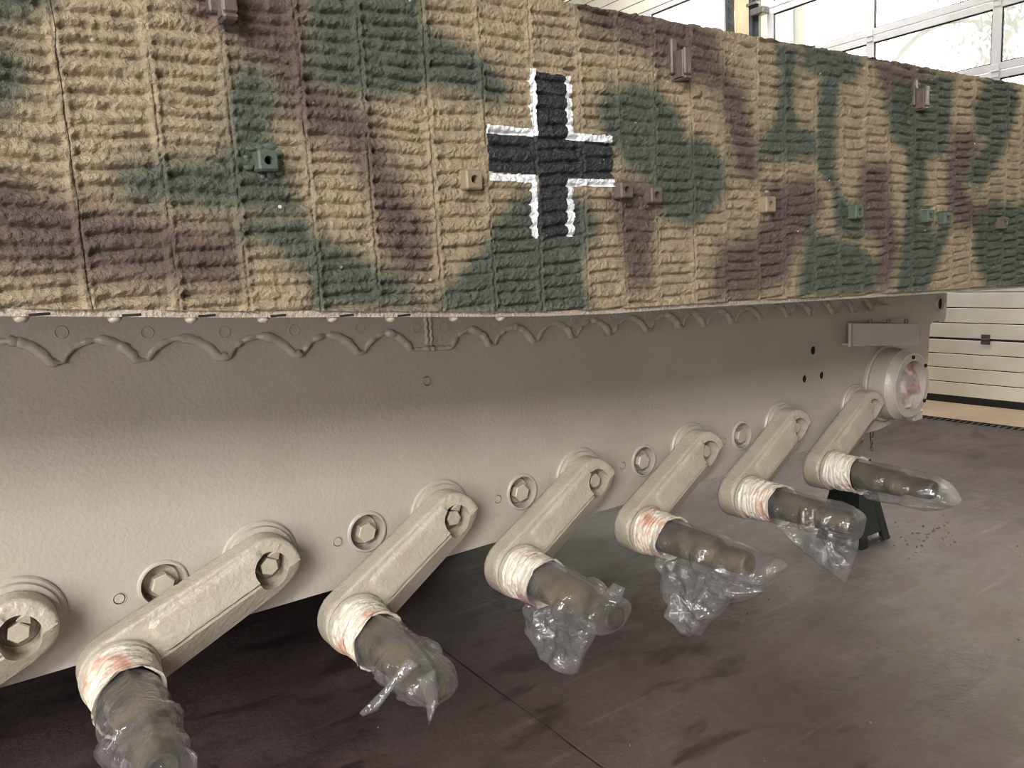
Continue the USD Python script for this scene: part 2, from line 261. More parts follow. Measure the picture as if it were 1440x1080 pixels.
# ------------------------------------------------------------------ outside the gates
tag(obj('yard', box(7.55, 40, -30, 40, -.15, -.02), ASPHALT), 'grey asphalt yard outside the gates', 'yard', kind='structure')
bd = thing('building', 'sunlit white rendered building across the yard behind the gate windows', 'building', (16, 5, 0))
obj('front_wall', box(16, 17, -14, 30, 0, 14), FACADE, bd)
obj('side_wing', box(11.5, 16, 9.5, 26, 0, 14), FACADE, bd)
tr = thing('tree', 'leafy branch of a tree overhanging the yard, throwing its shadow on the white building', 'tree', (12.4, 8.6, 0))
arch = [(12.4, 8.6, 0), (12.45, 8.6, 3), (12.5, 8.4, 6), (12.7, 7.6, 7.8), (12.9, 6.6, 8.3), (13.0, 5.4, 7.9)]
obj('trunk', tube(np.stack([PchipInterpolator(np.arange(6), np.array(arch)[:, k])(np.linspace(0, 5, 30)) for k in range(3)], 1), np.linspace(.13, .03, 30)), BARK, tr)
lv = []
for i in range(1500):
    c = np.array([13.0, 5.35, 7.75]) + rng.normal(size=3) * (.6, .62, .42)
    a = rng.normal(size=3) + (1.2, .3, -.8); a /= np.linalg.norm(a); b = np.cross(a, rng.normal(size=3)); b /= np.linalg.norm(b); n = np.cross(a, b)
    lv.append((c - a * .11, c + b * .028 + n * .008, c + a * .11, c - b * .028 + n * .008))
q = np.arange(len(lv))[:, None] * 4
obj('foliage', trimesh.Trimesh(np.array(lv).reshape(-1, 3), np.vstack([q + [0, 1, 2], q + [0, 2, 3]]), process=False), LEAF, tr, kind='stuff')

# ------------------------------------------------------------------ the tank hull
tank = thing('tank_hull', 'tank hull with camouflaged ridged side plate and bare axle arms stripped of wheels', 'tank', (1.2, .9, .63))
PY = -.65                                                # outer face of the upper side plate
XA, XB = -1.33, 4.0
low_x = [-1.33, .037, .312, .684, .936, 1.132, 1.351, 2.033, 3.088, 4.0]; low_z = [1.545, 1.428, 1.403, 1.373, 1.353, 1.343, 1.337, 1.312, 1.276, 1.245]
zlow = lambda x: np.interp(x, low_x, low_z)
ZTOP = 1.953
pl = sg.Polygon([(x, z) for x, z in zip(low_x, low_z)] + [(XB, ZTOP), (XA, ZTOP)])
obj('side_plate', prism(pl, PY + .002, PY + .08), CORE, tank)
obj('roof', box(XA, XB, PY + .08, 2.4, ZTOP - .04, ZTOP - .005), CORE, tank)
obj('far_side_plate', box(XA, XB, 2.4, 2.48, 1.3, ZTOP), CORE, tank)
obj('end_plate', box(XA, XA + .06, PY + .08, 2.4, 1.5, ZTOP - .04), CORE, tank); obj('end_plate', box(XB - .06, XB, PY + .08, 2.4, 1.3, ZTOP - .04), CORE, tank)
rimp = sg.Polygon([(x, z - .0075) for x, z in zip(low_x, low_z)] + [(x, z + .003) for x, z in zip(low_x[::-1], low_z[::-1])])
obj('plate_rim', prism(rimp, PY - .004, PY + .03), RIM, tank, label='dusty pinkish lower rim of the camouflaged side plate')
sp = []
for a, b in zip(low_x[:-1], low_x[1:]):
    za, zb = zlow(a) + .02, zlow(b) + .02
    sp.append(trimesh.convex.convex_hull(np.array([(x, y, z + t) for x, z in ((a, za), (b, zb)) for y in (PY + .07, .1) for t in (0, .03)])))
obj('sponson_floor', cat(sp), BEIGE, tank)
lx = np.array([.06, .175, .28, .39, .507, .615, .745, .85])
for x in lx:
    obj('rim_bolt', trimesh.creation.icosphere(2, .010).apply_scale((1, 1, .8)).apply_translation((x, PY + .008, zlow(x) - .009)), BRIGHTBOLT, tank)
for x in lx[:6] + .02:
    obj('rim_slot', box(x - .012, x + .014, PY - .0052, PY + .01, zlow(x) - .0065, zlow(x) - .0028, .0008), HOLE, tank)

# ---- zimmerit: vertical bands of trowelled ridges, each its own piece, camouflage sprayed over
GREEN = [[(0.064, 1.875), (0.165, 1.891), (0.148, 1.819), (0.117, 1.8), (0.083, 1.784), (0.051, 1.779)], [(0.035, 1.769), (0.092, 1.766), (0.113, 1.736), (0.105, 1.704), (0.085, 1.68), (0.02, 1.659)], [(0.369, 1.769), (0.41, 1.783), (0.441, 1.754), (0.445, 1.717), (0.432, 1.673), (0.439, 1.624), (0.459, 1.594), (0.467, 1.552), (0.359, 1.555), (0.327, 1.555), (0.267, 1.562), (0.21, 1.564), (0.194, 1.592), (0.202, 1.619), (0.265, 1.629), (0.336, 1.635), (0.365, 1.659), (0.365, 1.712)], [(0.359, 1.553), (0.468, 1.563), (0.482, 1.529), (0.554, 1.486), (0.629, 1.434), (0.681, 1.371), (0.457, 1.389), (0.456, 1.449), (0.409, 1.497), (0.355, 1.52)], [(0.511, 1.969), (0.719, 2.004), (0.723, 1.883), (0.778, 1.848), (0.852, 1.821), (0.902, 1.787), (0.883, 1.751), (0.8, 1.742), (0.713, 1.758), (0.656, 1.744), (0.602, 1.733), (0.539, 1.74), (0.493, 1.764)], [(0.91, 1.595), (0.936, 1.588), (1.061, 1.575), (1.097, 1.517), (1.045, 1.446), (1.077, 1.338), (0.696, 1.369), (0.683, 1.392), (0.747, 1.44), (0.796, 1.484), (0.832, 1.535)], [(1.1, 1.759), (1.13, 1.796), (1.211, 1.821), (1.273, 1.817), (1.337, 1.774), (1.369, 1.723), (1.451, 1.703), (1.499, 1.657), (1.502, 1.592), (1.447, 1.535), (1.374, 1.509), (1.295, 1.529), (1.274, 1.567), (1.234, 1.627), (1.182, 1.641), (1.147, 1.669), (1.116, 1.704)], [(1.659, 1.95), (1.784, 1.952), (1.764, 1.87), (1.741, 1.8), (1.769, 1.759), (1.843, 1.745), (1.859, 1.675), (1.711, 1.653), (1.607, 1.663), (1.616, 1.71), (1.671, 1.779), (1.68, 1.879)], [(1.784, 1.964), (2.054, 1.957), (2.032, 1.901), (1.951, 1.867), (1.936, 1.777), (1.928, 1.649), (1.948, 1.594), (2.038, 1.557), (2.074, 1.479), (2.023, 1.451), (1.923, 1.482), (1.906, 1.594), (1.838, 1.656), (1.843, 1.807), (1.858, 1.877), (1.784, 1.888)], [(2.164, 1.827), (2.232, 1.889), (2.414, 1.944), (2.539, 1.934), (2.525, 1.809), (2.509, 1.714), (2.386, 1.679), (2.379, 1.576), (2.352, 1.535), (2.436, 1.491), (2.565, 1.489), (2.503, 1.425), (2.403, 1.296), (2.224, 1.303), (2.258, 1.433), (2.272, 1.576), (2.276, 1.696), (2.185, 1.752)], [(2.653, 1.869), (2.739, 1.962), (2.909, 1.961), (2.965, 1.902), (2.9, 1.761), (2.808, 1.667), (2.717, 1.603), (2.61, 1.631), (2.651, 1.697), (2.754, 1.755), (2.671, 1.795)], [(1.814, 1.521), (1.86, 1.484), (2.04, 1.451), (2.129, 1.398), (2.113, 1.303), (1.768, 1.319), (1.784, 1.413)], [(2.722, 1.531), (3.048, 1.576), (3.191, 1.262), (2.764, 1.281), (2.683, 1.419)]]
BROWN = [[(0.307, 1.914), (0.512, 1.948), (0.497, 1.818), (0.516, 1.755), (0.599, 1.704), (0.627, 1.646), (0.656, 1.587), (0.694, 1.525), (0.688, 1.449), (0.643, 1.427), (0.613, 1.478), (0.599, 1.551), (0.579, 1.621), (0.532, 1.666), (0.485, 1.675), (0.449, 1.728), (0.426, 1.774), (0.377, 1.815), (0.347, 1.832)], [(0.03, 1.615), (0.09, 1.591), (0.146, 1.562), (0.217, 1.549), (0.356, 1.523), (0.35, 1.45), (0.235, 1.453), (0.134, 1.467), (0.013, 1.487)], [(1.064, 1.952), (1.177, 1.96), (1.366, 1.963), (1.457, 1.936), (1.491, 1.862), (1.565, 1.821), (1.603, 1.709), (1.607, 1.617), (1.536, 1.641), (1.506, 1.737), (1.478, 1.814), (1.362, 1.844), (1.296, 1.86), (1.214, 1.895), (1.098, 1.909)], [(1.161, 1.612), (1.233, 1.62), (1.274, 1.567), (1.25, 1.499), (1.245, 1.391), (1.181, 1.387), (1.155, 1.486), (1.128, 1.56)], [(1.628, 1.601), (1.829, 1.62), (1.859, 1.575), (1.844, 1.521), (1.769, 1.45), (1.71, 1.363), (1.544, 1.347), (1.442, 1.354), (1.469, 1.46), (1.599, 1.49), (1.655, 1.541)], [(2.098, 1.953), (2.374, 1.95), (2.338, 1.878), (2.171, 1.847)], [(2.043, 1.67), (2.176, 1.664), (2.198, 1.536), (2.247, 1.434), (2.186, 1.334), (2.113, 1.329), (2.146, 1.437), (2.039, 1.518)], [(2.547, 1.789), (2.705, 1.775), (2.664, 1.697), (2.601, 1.62), (2.697, 1.554), (2.841, 1.565), (2.9, 1.459), (2.703, 1.464), (2.518, 1.533), (2.51, 1.682)]]

edges = [.028, .144, .261, .366, .482, .589, .712, .827, .940, 1.058, 1.165, 1.267, 1.381, 1.488, 1.609, 1.713, 1.836, 1.954, 2.067, 2.183, 2.314, 2.442, 2.551, 2.662, 2.774, 2.887, 2.989]
edges = [XA] + [round(.028 - .116 * k, 3) for k in range(11, 0, -1)] + edges + [round(2.989 + .112 * k, 3) for k in range(1, 9)] + [XB]
EXTRA_G = [[(-.1, 1.95), (-.25, 1.7), (-.4, 1.75), (-.3, 1.96)], [(-.7, 1.9), (-.85, 1.6), (-1.0, 1.65), (-.95, 1.95)], [(3.4, 1.9), (3.3, 1.5), (3.45, 1.35), (3.55, 1.7)], [(3.75, 1.6), (3.7, 1.3), (3.9, 1.3)]]
EXTRA_B = [[(-.45, 1.7), (-.3, 1.5), (-.6, 1.52)], [(-1.1, 1.8), (-1.2, 1.6), (-1.3, 1.9)], [(3.15, 1.9), (3.2, 1.6), (3.1, 1.5)], [(3.6, 1.9), (3.65, 1.5), (3.75, 1.9)]]
SAND, GRN, BRN = (np.array(srgb(*c)) for c in ((168, 152, 125), (82, 90, 80), (97, 82, 79)))
def cover(P, polys, soft, grow=0.0):
    """1 inside the sprayed patch, fading over its soft edge."""
    c = np.zeros(len(P)); pts = shapely.points(P)
    for q in polys:
        g = sg.Polygon(q).buffer(0).buffer(grow); lo, hi = np.array(g.bounds[:2]) - .08, np.array(g.bounds[2:]) + .08
        k = np.nonzero(((P > lo) & (P < hi)).all(1))[0]
        if not len(k): continue
        d = shapely.distance(g.boundary, pts[k]); s = np.where(shapely.contains(g, pts[k]), -d, d)
        t = np.clip(.5 - s / soft, 0, 1); c[k] = np.maximum(c[k], t * t * (3 - 2 * t))
    return c
def paint(x, z):
    w1 = np.stack([x * 9, z * 9, 0 * x], 1); P = np.stack([x + .022 * (meshkit.noise(w1, 1) - .5), z + .022 * (meshkit.noise(w1, 2) - .5)], 1)
    g = cover(P, GREEN + EXTRA_G, .058)[:, None]; b = cover(P, BROWN + EXTRA_B, .072, .008)[:, None] * .93
    col = SAND * (1 - b) + BRN * b; col = col * (1 - g * .97) + GRN * g * .97
    return col
bands = []
for i in range(len(edges) - 1):
    r = np.random.default_rng(100 + i); n = 40; sp_ = .0215 if edges[i] < .6 else .0255
    gz = ZTOP - .008 - np.cumsum(sp_ * (1 + r.uniform(-.16, .16, n))) + r.uniform(0, sp_)
    bands.append(dict(gz=gz, tilt=r.uniform(-.05, .05), off=r.uniform(-.0012, .0018), amp=r.uniform(.85, 1.15), wav=r.uniform(.6, 1.5), seed=i))
def relief(x, z, i):
    """Height of the paste over the plate, for points of band i."""
    B = bands[i]; x0, x1 = edges[i], edges[i + 1]
    zz = z + B['tilt'] * (x - (x0 + x1) / 2) + .006 * B['wav'] * (meshkit.noise(np.stack([x * 16, z * 14, 0 * x + B['seed']], 1), 11) - .5)
    d = zz[:, None] - B['gz'][None]; k = np.abs(d).argmin(1); d = d[np.arange(len(x)), k]
    young = np.interp(x, [.2, 1.0], [1, 0])             # rounder waves on the near bands, narrow scored lines further on
    deep = np.exp(-(d / np.where(d > 0, .0036, .0028)) ** 2); wave = .5 + .5 * np.cos(2 * np.pi * np.clip(d / .0225, -.5, .5))
    g = (.0078 * deep * (1 - young) + young * (.0056 * wave + .0034 * deep)) * B['amp'] * (.55 + .9 * meshkit.noise(np.stack([x * 22, k * 7.3, 0 * x + i], 1), 5))
    e = np.minimum(x - x0, x1 - x); e2 = np.minimum(e, .05)
    wob = .006 * meshkit.noise(np.stack([z * 30, 0 * x, 0 * x + i], 1), 9)
    g = g * np.clip((e - .002 - wob * .6) / .007, 0, 1)
    seam = .0020 * np.exp(-((e - .0) / .0020) ** 2) * (.1 + 1.2 * meshkit.noise(np.stack([z * 25, 0 * x, 0 * x + i // 2], 1), 4))
    f = meshkit.fbm(np.stack([x * 65, z * 65, 0 * x], 1), 3, 21) + .45 * (meshkit.noise(np.stack([x * 210, z * 240, 0 * x], 1), 77) - .5)
    return .0125 + B['off'] - g - seam + .0075 * (f - .5) + .0010 * np.exp(-((e - .006) / .004) ** 2)
for i in range(len(edges) - 1):
    x0, x1 = edges[i], edges[i + 1]; seen = -.05 < x0 < 3.1; cross_zone = .8 < x1 and x0 < 1.16
    nx = 14 if not seen else 56 if cross_zone else 60 if x0 < .8 else 36; nz = 120 if not seen else 310 if x0 < 1.2 else 250
    s, t = np.meshgrid(np.linspace(0, 1, nx + 1), np.linspace(0, 1, nz + 1), indexing='xy')
    ragz = .004 * (meshkit.noise(np.stack([s.ravel() * 8 + i * 13, 0 * s.ravel(), 0 * s.ravel()], 1), 6)).reshape(s.shape)
    wig = .0045 * (meshkit.noise(np.stack([t.ravel() * 14, 0 * t.ravel() + i, 0 * t.ravel()], 1), 8).reshape(s.shape) - .5); wig2 = .0045 * (meshkit.noise(np.stack([t.ravel() * 14, 0 * t.ravel() + i + 1, 0 * t.ravel()], 1), 8).reshape(s.shape) - .5)
    X = x0 + wig + (x1 - x0 + wig2 - wig) * s; zb = zlow(X) + .003; zt = ZTOP - .002 - ragz
    Z = zb + (zt - zb) * t
    h = relief(X.ravel(), Z.ravel(), i).reshape(X.shape)
    V = np.stack([X, PY - h, Z], -1)
    ring = np.concatenate([np.arange(nx + 1), (np.arange(1, nz + 1)) * (nx + 1) + nx, nz * (nx + 1) + np.arange(nx - 1, -1, -1), np.arange(nz - 1, 0, -1) * (nx + 1)])
    V = V.reshape(-1, 3); back = V[ring].copy(); back[:, 1] = PY + .003
    a = (np.arange(nz)[:, None] * (nx + 1) + np.arange(nx)).ravel(); q = np.stack([a, a + 1, a + nx + 2, a + nx + 1], 1)
    m = len(ring); k = np.arange(m); o_ = len(V); rq = np.stack([o_ + k, o_ + m + k, o_ + m + (k + 1) % m, o_ + (k + 1) % m], 1)
    F = np.vstack([q[:, [0, 1, 2]], q[:, [0, 2, 3]], rq[:, [0, 1, 2]], rq[:, [0, 2, 3]]])
    VV = np.vstack([V, V[ring], back]); col = paint(VV[:, 0], VV[:, 2])
    obj('zimmerit_band', trimesh.Trimesh(VV, F, process=False), ZIM, tank, True, color=col)
def band_of(x, z):
    i = np.clip(np.searchsorted(edges, x, 'right') - 1, 1, len(edges) - 3); t = (z - zlow(x)) / (ZTOP - zlow(x))
    wg = lambda j: .0045 * (meshkit.noise(np.stack([t * 14, j + 0 * t, 0 * t], 1), 8) - .5)
    E = np.array(edges); i = np.where(x < E[i] + wg(i), i - 1, i); return np.where(x > E[i + 1] + wg(i + 1), i + 1, i)
def painted(polys, lift, seed):
    """Brush paint that follows the ridges inside hand-cut outlines."""
    out = []
    for q in polys:
        P0 = np.array(q); lo, hi = P0.min(0) - .004, P0.max(0) + .004; st = .0019
        gx, gz = np.meshgrid(np.arange(lo[0], hi[0], st), np.arange(lo[1], hi[1], st), indexing='xy'); x, z = gx.ravel(), gz.ravel()
        h = np.zeros(len(x)); bi = band_of(x, z)
        for i in np.unique(bi): h[bi == i] = relief(x[bi == i], z[bi == i], i)
        wv = .0034 * (meshkit.noise(np.stack([x * 90, z * 90, 0 * x], 1), seed) - .5)
        ins = shapely.contains_xy(sg.Polygon(q), x + wv, z + wv * .8).reshape(gx.shape)
        c = ins[:-1, :-1] & ins[1:, :-1] & ins[:-1, 1:] & ins[1:, 1:]
        r, k = np.nonzero(c); w_ = gx.shape[1]; a = r * w_ + k
        f = np.stack([a, a + 1, a + w_ + 1, a + w_], 1); V = np.stack([x, PY - h - lift, z], 1)
        t = trimesh.Trimesh(V, np.vstack([f[:, [0, 1, 2]], f[:, [0, 2, 3]]]), process=False); t.remove_unreferenced_vertices(); out.append(t)
    return cat(out)
bl, br, bt, bb = .947, 1.026, 1.814, 1.500
obj('black_cross', painted([[(bl, bt), (br, bt - .004), (1.021, 1.69), (1.139, 1.689), (1.138, 1.614), (1.016, 1.612), (1.009, 1.5), (.936, 1.502), (.94, 1.619), (.828, 1.624), (.830, 1.695), (.944, 1.692)]], .0010, 31), BLACKPAINT, tank, True, label='black bar cross painted on the camouflaged plate')
for q in ([(.933, 1.818), (.949, 1.816), (.946, 1.691), (.829, 1.693), (.829, 1.710), (.931, 1.707)],
          [(1.022, 1.812), (1.038, 1.812), (1.036, 1.704), (1.140, 1.703), (1.140, 1.686), (1.019, 1.688)],
          [(.828, 1.625), (.828, 1.606), (.925, 1.603), (.920, 1.500), (.937, 1.499), (.942, 1.620)],
          [(1.014, 1.614), (1.140, 1.616), (1.140, 1.597), (1.031, 1.598), (1.027, 1.498), (1.008, 1.498)]):
    obj('white_outline', painted([q], .0016, 33), WHITEPAINT, tank, True, label='white corner outline of the painted cross')

# ---- square bosses with a bolt hole, and hanging hooks, on the plate
green_m = surface('boss_green', srgb(64, 74, 64), srgb(78, 87, 76), .6, 40, 120, .0015); sand_m = surface('boss_sand', srgb(122, 108, 86), srgb(138, 122, 98), .6, 40, 120, .0015); brown_m = surface('boss_brown', srgb(76, 65, 59), srgb(92, 80, 72), .6, 40, 120, .0015)
for x, z, m_, s in ((.411, 1.63, green_m, .0155), (.784, 1.607, sand_m, .0175), (1.158, 1.591, brown_m, .017), (1.245, 1.581, brown_m, .017), (1.63, 1.56, sand_m, .019), (2.007, 1.54, green_m, .019), (2.377, 1.525, green_m, .019), (2.476, 1.517, green_m, .019), (2.852, 1.496, brown_m, .019)):
    blk = man(box(x - s, x + s, PY - .034, PY + .002, z - s, z + s, .003)) - man(lathe([(0, .004), (s * .43, .004), (s * .43, .06), (0, .06)], (x, PY, z), n=20))
    p = obj('bolt_boss', tm(blk), m_, tank, 30)
    obj('bolt_hole', lathe([(0, .010), (s * .42, .010), (s * .42, .014), (0, .0145)], (x, PY, z), n=20), HOLE, p)
    rr = np.random.default_rng(int(x * 1000)); sm = []
    for a in np.linspace(0, 2 * np.pi, 11, endpoint=False):     # torn paste around the boss
        c, d = np.cos(a), np.sin(a); k = s * 1.5 / max(abs(c), abs(d)) * rr.uniform(.9, 1.15)
        b_ = trimesh.creation.icosphere(2, .006); b_.apply_scale((rr.uniform(.8, 1.9), .55, rr.uniform(.6, 1.2))); b_.apply_translation((x + k * c, PY - .0085, z + k * d * .95)); sm.append(b_)
    obj('torn_paste', cat(sm), m_, p)
for x, z in ((1.335, 1.868), (2.318, 1.866), (.372, 1.872)):
    hk = cat([box(x - .022, x - .002, PY - .020, PY, z - .03, z + .045, .003), box(x - .010, x + .012, PY - .046, PY - .038, z - .035, z + .022, .003), box(x - .010, x + .012, PY - .046, PY - .012, z - .044, z - .035, .003), box(x - .010, x - .004, PY - .040, PY, z - .042, z + .018, .002)])
    obj('hanging_hook', hk, RUST, tank, label='brown steel hook welded high on the camouflaged plate')

# ---- lower side of the hull
hullp = sg.Polygon([(XA, .627), (3.30, .627), (3.52, .655), (3.64, .72), (3.70, .82), (3.715, 1.06), (3.74, 1.075), (3.79, 1.075), (3.80, 1.065), (3.845, 1.065), (3.862, 1.085), (3.866, 1.20), (3.86, 1.36), (XA, 1.42)]).buffer(-.004).buffer(.004)
hull = man(prism(hullp, 0, .08))
BX = [.292 + .515 * k for k in range(-3, 5)]; ZB = .761           # inner bolts of the torsion bars
for x in BX: hull -= man(lathe([(0, -.035), (.047, -.035), (.049, .02), (0, .02)], (x, 0, ZB)))
for x, z, r_ in ((2.804, 1.038, .017), (2.747, .928, .015), (2.863, .928, .015), (2.325, 1.248, .016), (3.80, 1.155, .028)):
    hull -= man(lathe([(0, -.1), (r_, -.1), (r_ * 1.05, .02), (0, .02)], (x, 0, z), n=28))
hs = obj('hull_side', tm(hull), BEIGE, tank, 30)
for x, z, r_ in ((2.804, 1.038, .019), (2.747, .928, .017), (2.863, .928, .017), (2.325, 1.248, .018), (3.80, 1.155, .03)):
    obj('bolt_hole', lathe([(0, -.005), (r_, -.005), (r_, -.012), (0, -.012)], (x, 0, z), n=28), HOLE, hs)
obj('hull_body', trimesh.convex.convex_hull(np.array([(x, y, z) for x, z in ((XA, .632), (3.28, .632), (3.5, .70), (3.5, 1.25), (XA, 1.4)) for y in (.079, 1.75)])), CORE, tank)
vx = [-1.3, -1.13, -.97, -.81, -.65, -.49, -.33, -.175, -.02, .137, .302, .478, .658, .825, .979, 1.09, 1.233, 1.39, 1.543, 1.697, 1.863, 2.02, 2.143, 2.296, 2.459, 2.623, 2.77, 2.92, 3.068, 3.207]
vz = [1.40, 1.392, 1.385, 1.375, 1.365, 1.352, 1.34, 1.33, 1.32, 1.306, 1.293, 1.280, 1.266, 1.252, 1.244, 1.236, 1.230, 1.226, 1.224, 1.218, 1.213, 1.211, 1.206, 1.203, 1.2, 1.197, 1.191, 1.188, 1.182, 1.177]
wave = []
for k in range(len(vx) - 1):
    flat = abs(vx[k] - .979) < .01
    for t in np.linspace(0, 1, 22, endpoint=False):
        x = vx[k] + t * (vx[k + 1] - vx[k]); b = 0 if flat else .046 * np.sin(np.pi * np.clip((t - .10) / .84, 0, 1)) ** .62
        wave.append((x, np.interp(x, vx, vz) + b))
wave = np.array(wave); wave[:, 1] = np.maximum(wave[:, 1], np.interp(wave[:, 0], vx, vz))
obj('upper_strip', prism(sg.Polygon([tuple(p) for p in wave] + [(wave[-1, 0], 1.245), (wave[-1, 0], 1.30)] + [(x, zlow(x) + .05) for x in np.linspace(3.2, -1.3, 30)]).buffer(0), -.013, .002), BEIGE, tank)
jit = rng.normal(size=len(wave)) * .0024
dz = np.gradient(wave[:, 1]); rad = .0058 + .0042 * (dz < -.0006) + .0036 * rng.random(len(wave))
obj('weld_seam', tube(np.stack([wave[:, 0], -.009 + jit, wave[:, 1] - .004], 1), rad, 8), BEIGE, tank, True, label='scalloped weld bead along the top of the beige hull side')
rad2 = .005 + .0015 * rng.random(len(wave))
sel = (dz < -.0005); runs = np.split(np.arange(len(wave)), np.nonzero(np.diff(sel.astype(int)))[0] + 1)
for r_ in runs:
    if sel[r_[0]] and len(r_) > 4:
        e_ = np.sin(np.linspace(.25, np.pi - .25, len(r_)))
        obj('weld_pass', tube(np.stack([wave[r_, 0] - .004 * e_, -.006 + jit[r_], wave[r_, 1] - .004 - .006 * e_], 1), rad2[r_] * (.5 + .5 * e_), 7), BEIGE, tank, True)
zs = np.linspace(1.248, 1.345, 20)
obj('weld_seam', cat([tube(np.stack([np.full(20, 1.025 + o) + .002 * np.sin(zs * 300), np.full(20, -.013), zs], 1), .0055 + .001 * rng.random(20), 8) for o in (0, .013)]), BEIGE, tank, True, label='short upright weld seam on the beige strip')
for x, z, r_ in ([(.157, 1.363, .012), (.323, 1.347, .012), (.489, 1.333, .012), (.656, 1.321, .012), (.83, 1.309, .012), (.994, 1.296, .012), (1.079, 1.29, .014), (1.245, 1.283, .013), (1.394, 1.279, .014), (1.551, 1.272, .014), (1.709, 1.267, .015), (1.865, 1.259, .015), (2.029, 1.258, .015), (2.20, 1.252, .015), (2.45, 1.243, .015), (2.62, 1.24, .015)]):
    obj('rivet_plug', lathe([(0, .0132), (r_ * .8, .0132), (r_ * .82, .0125), (r_, .0125), (r_ * 1.02, .0148), (r_ * 1.12, .0148), (r_ * 1.2, .0125), (r_ * 1.2, 0)], (x, 0, z), n=28), BEIGE, tank, 30)
for x, z in ((1.022, 1.145), (.198, .753), (.723, .754), (1.233, .758), (1.741, .762), (2.251, .757), (-.32, .753)):
    obj('rivet_plug', lathe([(0, .0008), (.0105, .0008), (.011, 0), (.0125, 0), (.013, .0018), (.0145, .0018), (.0155, -.001)], (x, 0, z), n=28), BEIGE, tank, 30)
for x in BX:
    p = obj('torsion_bar_cap', lathe([(.0475, -.012), (.0475, .003), (.049, .006), (.0535, .0055), (.0565, .003), (.058, -.002)], (x, 0, ZB)), BEIGE, tank, 30)
    obj('washer', lathe([(0, -.026), (.038, -.026), (.041, -.031)], (x, 0, ZB)), ARM, p, 30)
    obj('hex_bolt', hexnut((x, 0, ZB - .003), .0275, -.03, .004, 12), BRIGHTBOLT, p)

# ---- cranked torsion arms with their bare spindles
ARMX = [.516 + .515 * (k - 1) for k in range(0, 7)]; PZ = .766
AX, AZ = -.312, -.205                                    # spindle centre from the pivot
L = math.hypot(AX, AZ)
def swing(ax, az):
    global ux, uz, nx_, nz_
    l = math.hypot(ax, az); ux, uz = ax / l, az / l; nx_, nz_ = uz, -ux      # along the arm; across it, upwards left
    if nz_ < 0: nx_, nz_ = -nx_, -nz_
swing(AX, AZ)
DROP = [(-.345, -.15), (-.345, -.15)] + [(AX, AZ)] * 5   # the two rear arms hang a little higher
RH = .083
def frame(t, n, w): return (t * ux + n * nx_, -w, t * uz + n * nz_)
def arm_body():
    st = shapely.union_all([sg.Point(0, 0).buffer(.072, 28), sg.Point(L, 0).buffer(RH, 28)]).convex_hull
    prof = trimesh.creation.extrude_polygon(st, .10, engine='earcut'); prof.apply_translation((0, 0, .022))
    b = man(prof)                                        # local: t, n, w
    def half(pts, out):                                  # removes what lies outside a plane strip through (n, w) points
        (n0, w0), (n1, w1) = pts; d = np.array([n1 - n0, w1 - w0]); d /= np.linalg.norm(d); o = np.array([-d[1], d[0]]) * out
        a = np.array([n0, w0]) - d * .4; c = np.array([n0, w0]) + d * .4
        q = [a, c, c + o * .3, a + o * .3]
        return man(trimesh.convex.convex_hull(np.array([(t, *p) for p in q for t in (-.3, .8)])))
    b -= half(((.083, .086), (-.022, .105)), -1)           # main face, sloping up to the ridge
    b -= half(((-.022, .1048), (-.083, .070)), -1)         # lower bevel
    rail = man(trimesh.convex.convex_hull(np.array([(t, n, w) for t, n, w in ((.0, .066, .07), (.0, -.018, .07), (.30, .066, .07), (.30, -.018, .07), (.005, .058, .0975), (.005, -.012, .1105), (.275, .058, .0975), (.275, -.012, .1115))])))
    b = b + rail
    b = b.refine_to_length(.011); t = tm(b); t.merge_vertices()
    trimesh.smoothing.filter_taubin(t, lamb=.5, nu=.52, iterations=9)
    b = man(t)
    cup = lathe([(0, .046), (.040, .046), (.042, .20), (0, .20)], (0, 0, 0)); cup.vertices = np.stack([cup.vertices[:, 0], cup.vertices[:, 2], -cup.vertices[:, 1]], 1)
    cup.fix_normals()
    low = lathe([(0, .052), (.035, .052), (.037, .20), (0, .20)], (0, 0, 0), n=32); low.vertices = np.stack([low.vertices[:, 0] + .006, low.vertices[:, 2] - .018, -low.vertices[:, 1]], 1); low.fix_normals()
    b = b - man(cup) - man(low)
    v = tm(b); q = v.vertices
    v.vertices = np.stack([q[:, 0] * ux + q[:, 1] * nx_, -q[:, 2], q[:, 0] * uz + q[:, 1] * nz_], 1); v.fix_normals(); return v
BODY = arm_body(); swing(*DROP[0]); BODY_HIGH = arm_body()
RS = lambda w: np.interp(w, [.09, .24, .34, .395, .408, .44, .446, .502, .52], [.054, .051, .049, .046, .036, .035, .038, .036, .036])
